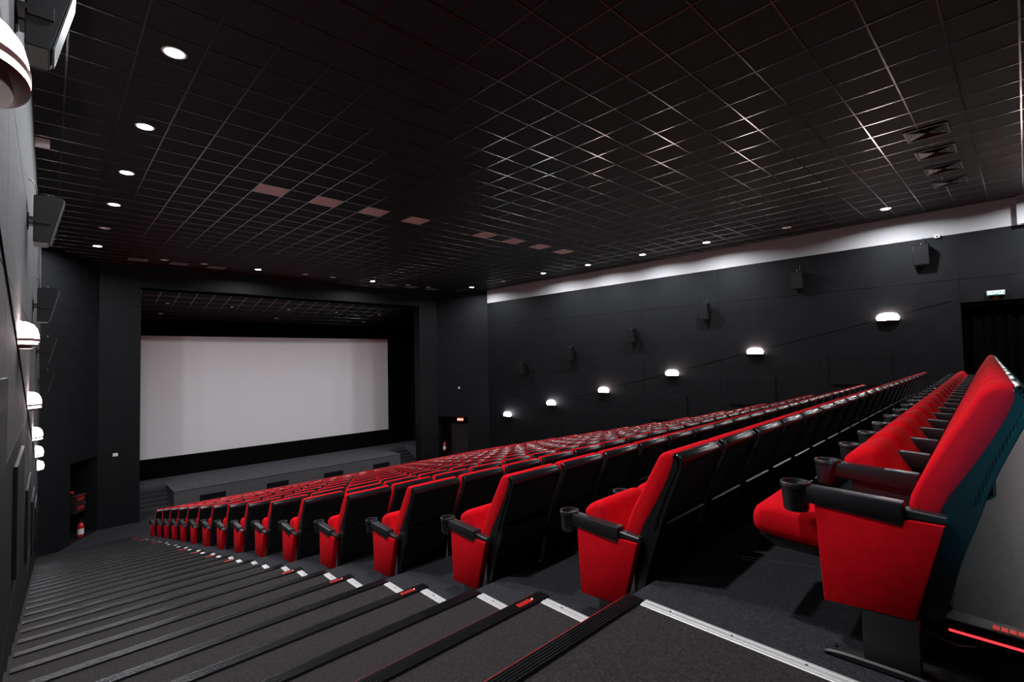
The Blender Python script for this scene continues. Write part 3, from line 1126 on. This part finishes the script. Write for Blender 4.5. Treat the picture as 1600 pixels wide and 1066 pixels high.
def text_obj(body, size, m, parent, loc, rot, ext=0.0015):
    c = bpy.data.curves.new('lettering', 'FONT')
    c.body = body
    c.size = size
    c.extrude = ext
    c.align_x = 'CENTER'
    c.align_y = 'CENTER'
    c.materials.append(m)
    f = bpy.data.objects.new('lettering_curve', c)
    COL.objects.link(f)
    bpy.context.view_layer.update()
    me = bpy.data.meshes.new_from_object(f.evaluated_get(bpy.context.evaluated_depsgraph_get()))
    bpy.data.objects.remove(f)
    o = bpy.data.objects.new('lettering', me)
    COL.objects.link(o)
    o.parent = parent
    o.location = loc
    o.rotation_euler = rot
    return o


t = thing('exit_sign', 'small green exit sign with lit white lettering above the curtained doorway', 'exit sign', (XR - 0.001, 0.47, Z0 + 1.40))
bm = bmesh.new()
box(bm, -0.06, 0, -.16, .16, -.055, .065, bev=0.006)
obj('case', bm, trim_white, t)
bm = bmesh.new()
box(bm, -0.064, -0.058, -.15, .15, -.045, .035, bev=0.002, seg=1)
obj('green_face', bm, sign_green, t)
text_obj('ВЫХОД', 0.075, sign_text, t, (-0.065, 0, -0.005), (math.pi / 2, 0, -math.pi / 2))
ld = area_light('exit_sign_glow', (XR - 0.05, 0.47, Z0 + 1.32), 0.12, 0.25, (1.0, 0.35, 0.15), spread=120)

# small white sensor at the foot of the pale band
t = thing('motion_sensor', 'small white box sensor at the foot of the pale band', 'sensor', (XR - 0.001, 1.52, Z0 + 3.02))
bm = bmesh.new(); box(bm, -0.07, 0, -.06, .05, -.035, .045, bev=0.01); obj('housing', bm, trim_white, t, smooth=True)
bm = bmesh.new(); box(bm, -0.074, -0.068, -.035, .015, -.012, .022, bev=0.004); obj('window', bm, void_black, t)
t = thing('motion_sensor', 'small white box sensor high on the wall beside the stairs', 'sensor', (XL + 0.001, 10.4, Z0 + 3.5))
bm = bmesh.new(); box(bm, 0, .17, -.06, .06, -.06, .06, bev=0.01); obj('housing', bm, trim_white, t, smooth=True)

t = thing('wall_switch', 'small white switch plate on the black wall near the stage opening', 'switch', (1.74, YP - 0.001, Z0 - 3.12))
bm = bmesh.new(); box(bm, -.07, .07, -0.014, 0, -.055, .055, bev=0.004); obj('plate', bm, trim_white, t)
bm = bmesh.new(); box(bm, -.04, -.005, -0.02, -0.013, -.035, .035, bev=0.002); box(bm, .005, .04, -0.02, -0.013, -.035, .035, bev=0.002); obj('rocker', bm, white_label, t)

# far corner beside the stage: lit sign, extinguisher, door
dR = Vector((17.12 - 15.55, 19.9 - YP, 0)).normalized()     # along the splay, away from the stage
nR = Vector((1, 0.62, 0)).normalized()
rotR = math.atan2(dR.y, dR.x)


def on_splay(u, depth, z):
    p = Vector((15.55, YP, 0)) + dR * u + nR * depth
    return (p.x, p.y, z)


t = thing('motion_sensor', 'small white sensor on the far angled wall above the niche', 'sensor', on_splay(1.26, -0.001, Z0 - 1.52), rotR)
bm = bmesh.new(); box(bm, -.035, .035, -.05, 0, -.05, .06, bev=0.012); obj('housing', bm, trim_white, t, smooth=True)
t = thing('exit_sign', 'small red lit exit sign in the dark niche by the far angled wall', 'exit sign', on_splay(1.20, 0.25, Z0 - 3.26), rotR)
bm = bmesh.new(); box(bm, -.17, .17, -.03, .03, -.07, .08, bev=0.006); obj('case', bm, sign_red, t)
text_obj('ВЫХОД', 0.085, sign_text, t, (0, -0.0315, 0), (math.pi / 2, 0, 0))
bm = bmesh.new(); cyl(bm, (0, 0, .125), .008, .008, .09, 8); obj('stem', bm, black_metal, t)
t = thing('niche_door', 'dark brown door at the back of the far corner niche', 'door', on_splay(0.85, 1.095, 0.0), rotR)
bm = bmesh.new()
box(bm, -.5, .5, -0.05, 0, 0.006, 2.05, bev=0.004)
for z in (0.15, 1.12):
    box(bm, -.38, .38, -0.062, -0.049, z, z + 0.8, bev=0.006)
obj('leaf', bm, door_brown, t)
bm = bmesh.new(); box(bm, .38, .41, -0.10, -0.085, 1.0, 1.14, bev=0.004); box(bm, .385, .405, -0.09, -0.045, 1.01, 1.03); box(bm, .385, .405, -0.09, -0.045, 1.11, 1.13); obj('handle', bm, steel, t)
t = thing('fire_extinguisher', 'red fire extinguisher with white label hung beside the far stage pillar', 'fire extinguisher', on_splay(0.30, 0.13, Z0 - 4.98), rotR)


def extinguisher(t):
    bm = bmesh.new()
    lathe(bm, [(0.0, 0), (.07, 0.002), (.082, .02), (.084, .36), (.075, .42), (.045, .455), (.03, .465), (.03, .50), (0, .50)], (0, 0, 0), 24)
    obj('cylinder', bm, red_paint, t, smooth=True)
    bm = bmesh.new(); lathe(bm, [(.0846, .10), (.0852, .11), (.0852, .27), (.0846, .28)], (0, 0, 0), 24); obj('paper_label', bm, white_label, t)
    bm = bmesh.new(); box(bm, -.02, .02, -.02, .02, .50, .535, bev=.004); box(bm, -.02, .11, -.012, .012, .535, .548, bev=.003); box(bm, -.02, .10, -.012, .012, .57, .582, bev=.003); obj('valve', bm, black_metal, t)
    bm = bmesh.new(); tube(bm, [(.02, -.02, .52), (.07, -.05, .50), (.105, -.05, .40), (.105, -.04, .20), (.10, -.03, .10)], .012, 8); obj('hose', bm, black_metal, t)


extinguisher(t)
bm = bmesh.new(); box(bm, -.03, .03, .06, .14, .25, .29); box(bm, -.09, .09, .10, .14, .20, .34, bev=.004); obj('wall_bracket', bm, black_metal, t)

# near corner beside the stage: fire cabinet and extinguisher
dL = Vector((-0.22 - 1.26, 19.9 - YP, 0)).normalized()
nL = Vector((-1, 0.58, 0)).normalized()
rotL = math.atan2(dL.y, dL.x) + math.pi


def on_splay_l(u, depth, z):
    p = Vector((1.26, YP, 0)) + dL * u + nL * depth
    return (p.x, p.y, z)


t = thing('fire_cabinet', 'black fire hose cabinet with red markings in the near corner niche', 'fire cabinet', on_splay_l(0.80, 0.16, Z0 - 4.78), rotL)
bm = bmesh.new(); box(bm, -.24, .24, -.11, .11, 0, .56, bev=.01); obj('case', bm, red_dark, t)
bm = bmesh.new(); box(bm, -.22, .22, -.122, -.109, .02, .54, bev=.004)
obj('door', bm, red_dark, t)
bm = bmesh.new()
for z in (.40, .12):
    for q in range(3):
        box(bm, -.14 + q * .10, -.07 + q * .10, -.1255, -.1215, z, z + .09)
box(bm, -.24, .24, -.128, -.1215, .545, .56)
obj('marking', bm, red_paint, t)
bm = bmesh.new(); box(bm, .17, .20, -.14, -.12, .24, .32, bev=.003); obj('handle', bm, steel, t)
t = thing('fire_alarm_button', 'small round red alarm button above the black fire cabinet', 'alarm button', on_splay_l(1.16, 0.1, Z0 - 4.05), rotL)
bm = bmesh.new(); cyl(bm, (0, 0, 0), .045, .04, .05, 18, 'Y'); obj('button', bm, red_paint, t)
t = thing('fire_extinguisher', 'red fire extinguisher standing on the floor below the black fire cabinet', 'fire extinguisher', on_splay_l(0.62, 0.14, 0.006), rotL)
extinguisher(t)

t = thing('added_blue_lamp', 'small added blue stand-in lamp on the stair-side wall behind the back row', 'wall lamp', (XL + 0.001, -1.6, Z0 - 0.15))  # housing and glowing lens added to go with the blue stand-in beam
bm = bmesh.new(); box(bm, 0, .05, -.07, .07, -.07, .07, bev=.01); obj('housing', bm, black_metal, t, smooth=True)
bm = bmesh.new(); cyl(bm, (.053, 0, 0), .045, .04, .012, 20, 'X'); obj('lens', bm, mat('lens_blue', (0.05, 0.2, 0.3), 0.3, emit=((0.05, 0.5, 0.9), 2.0)), t)
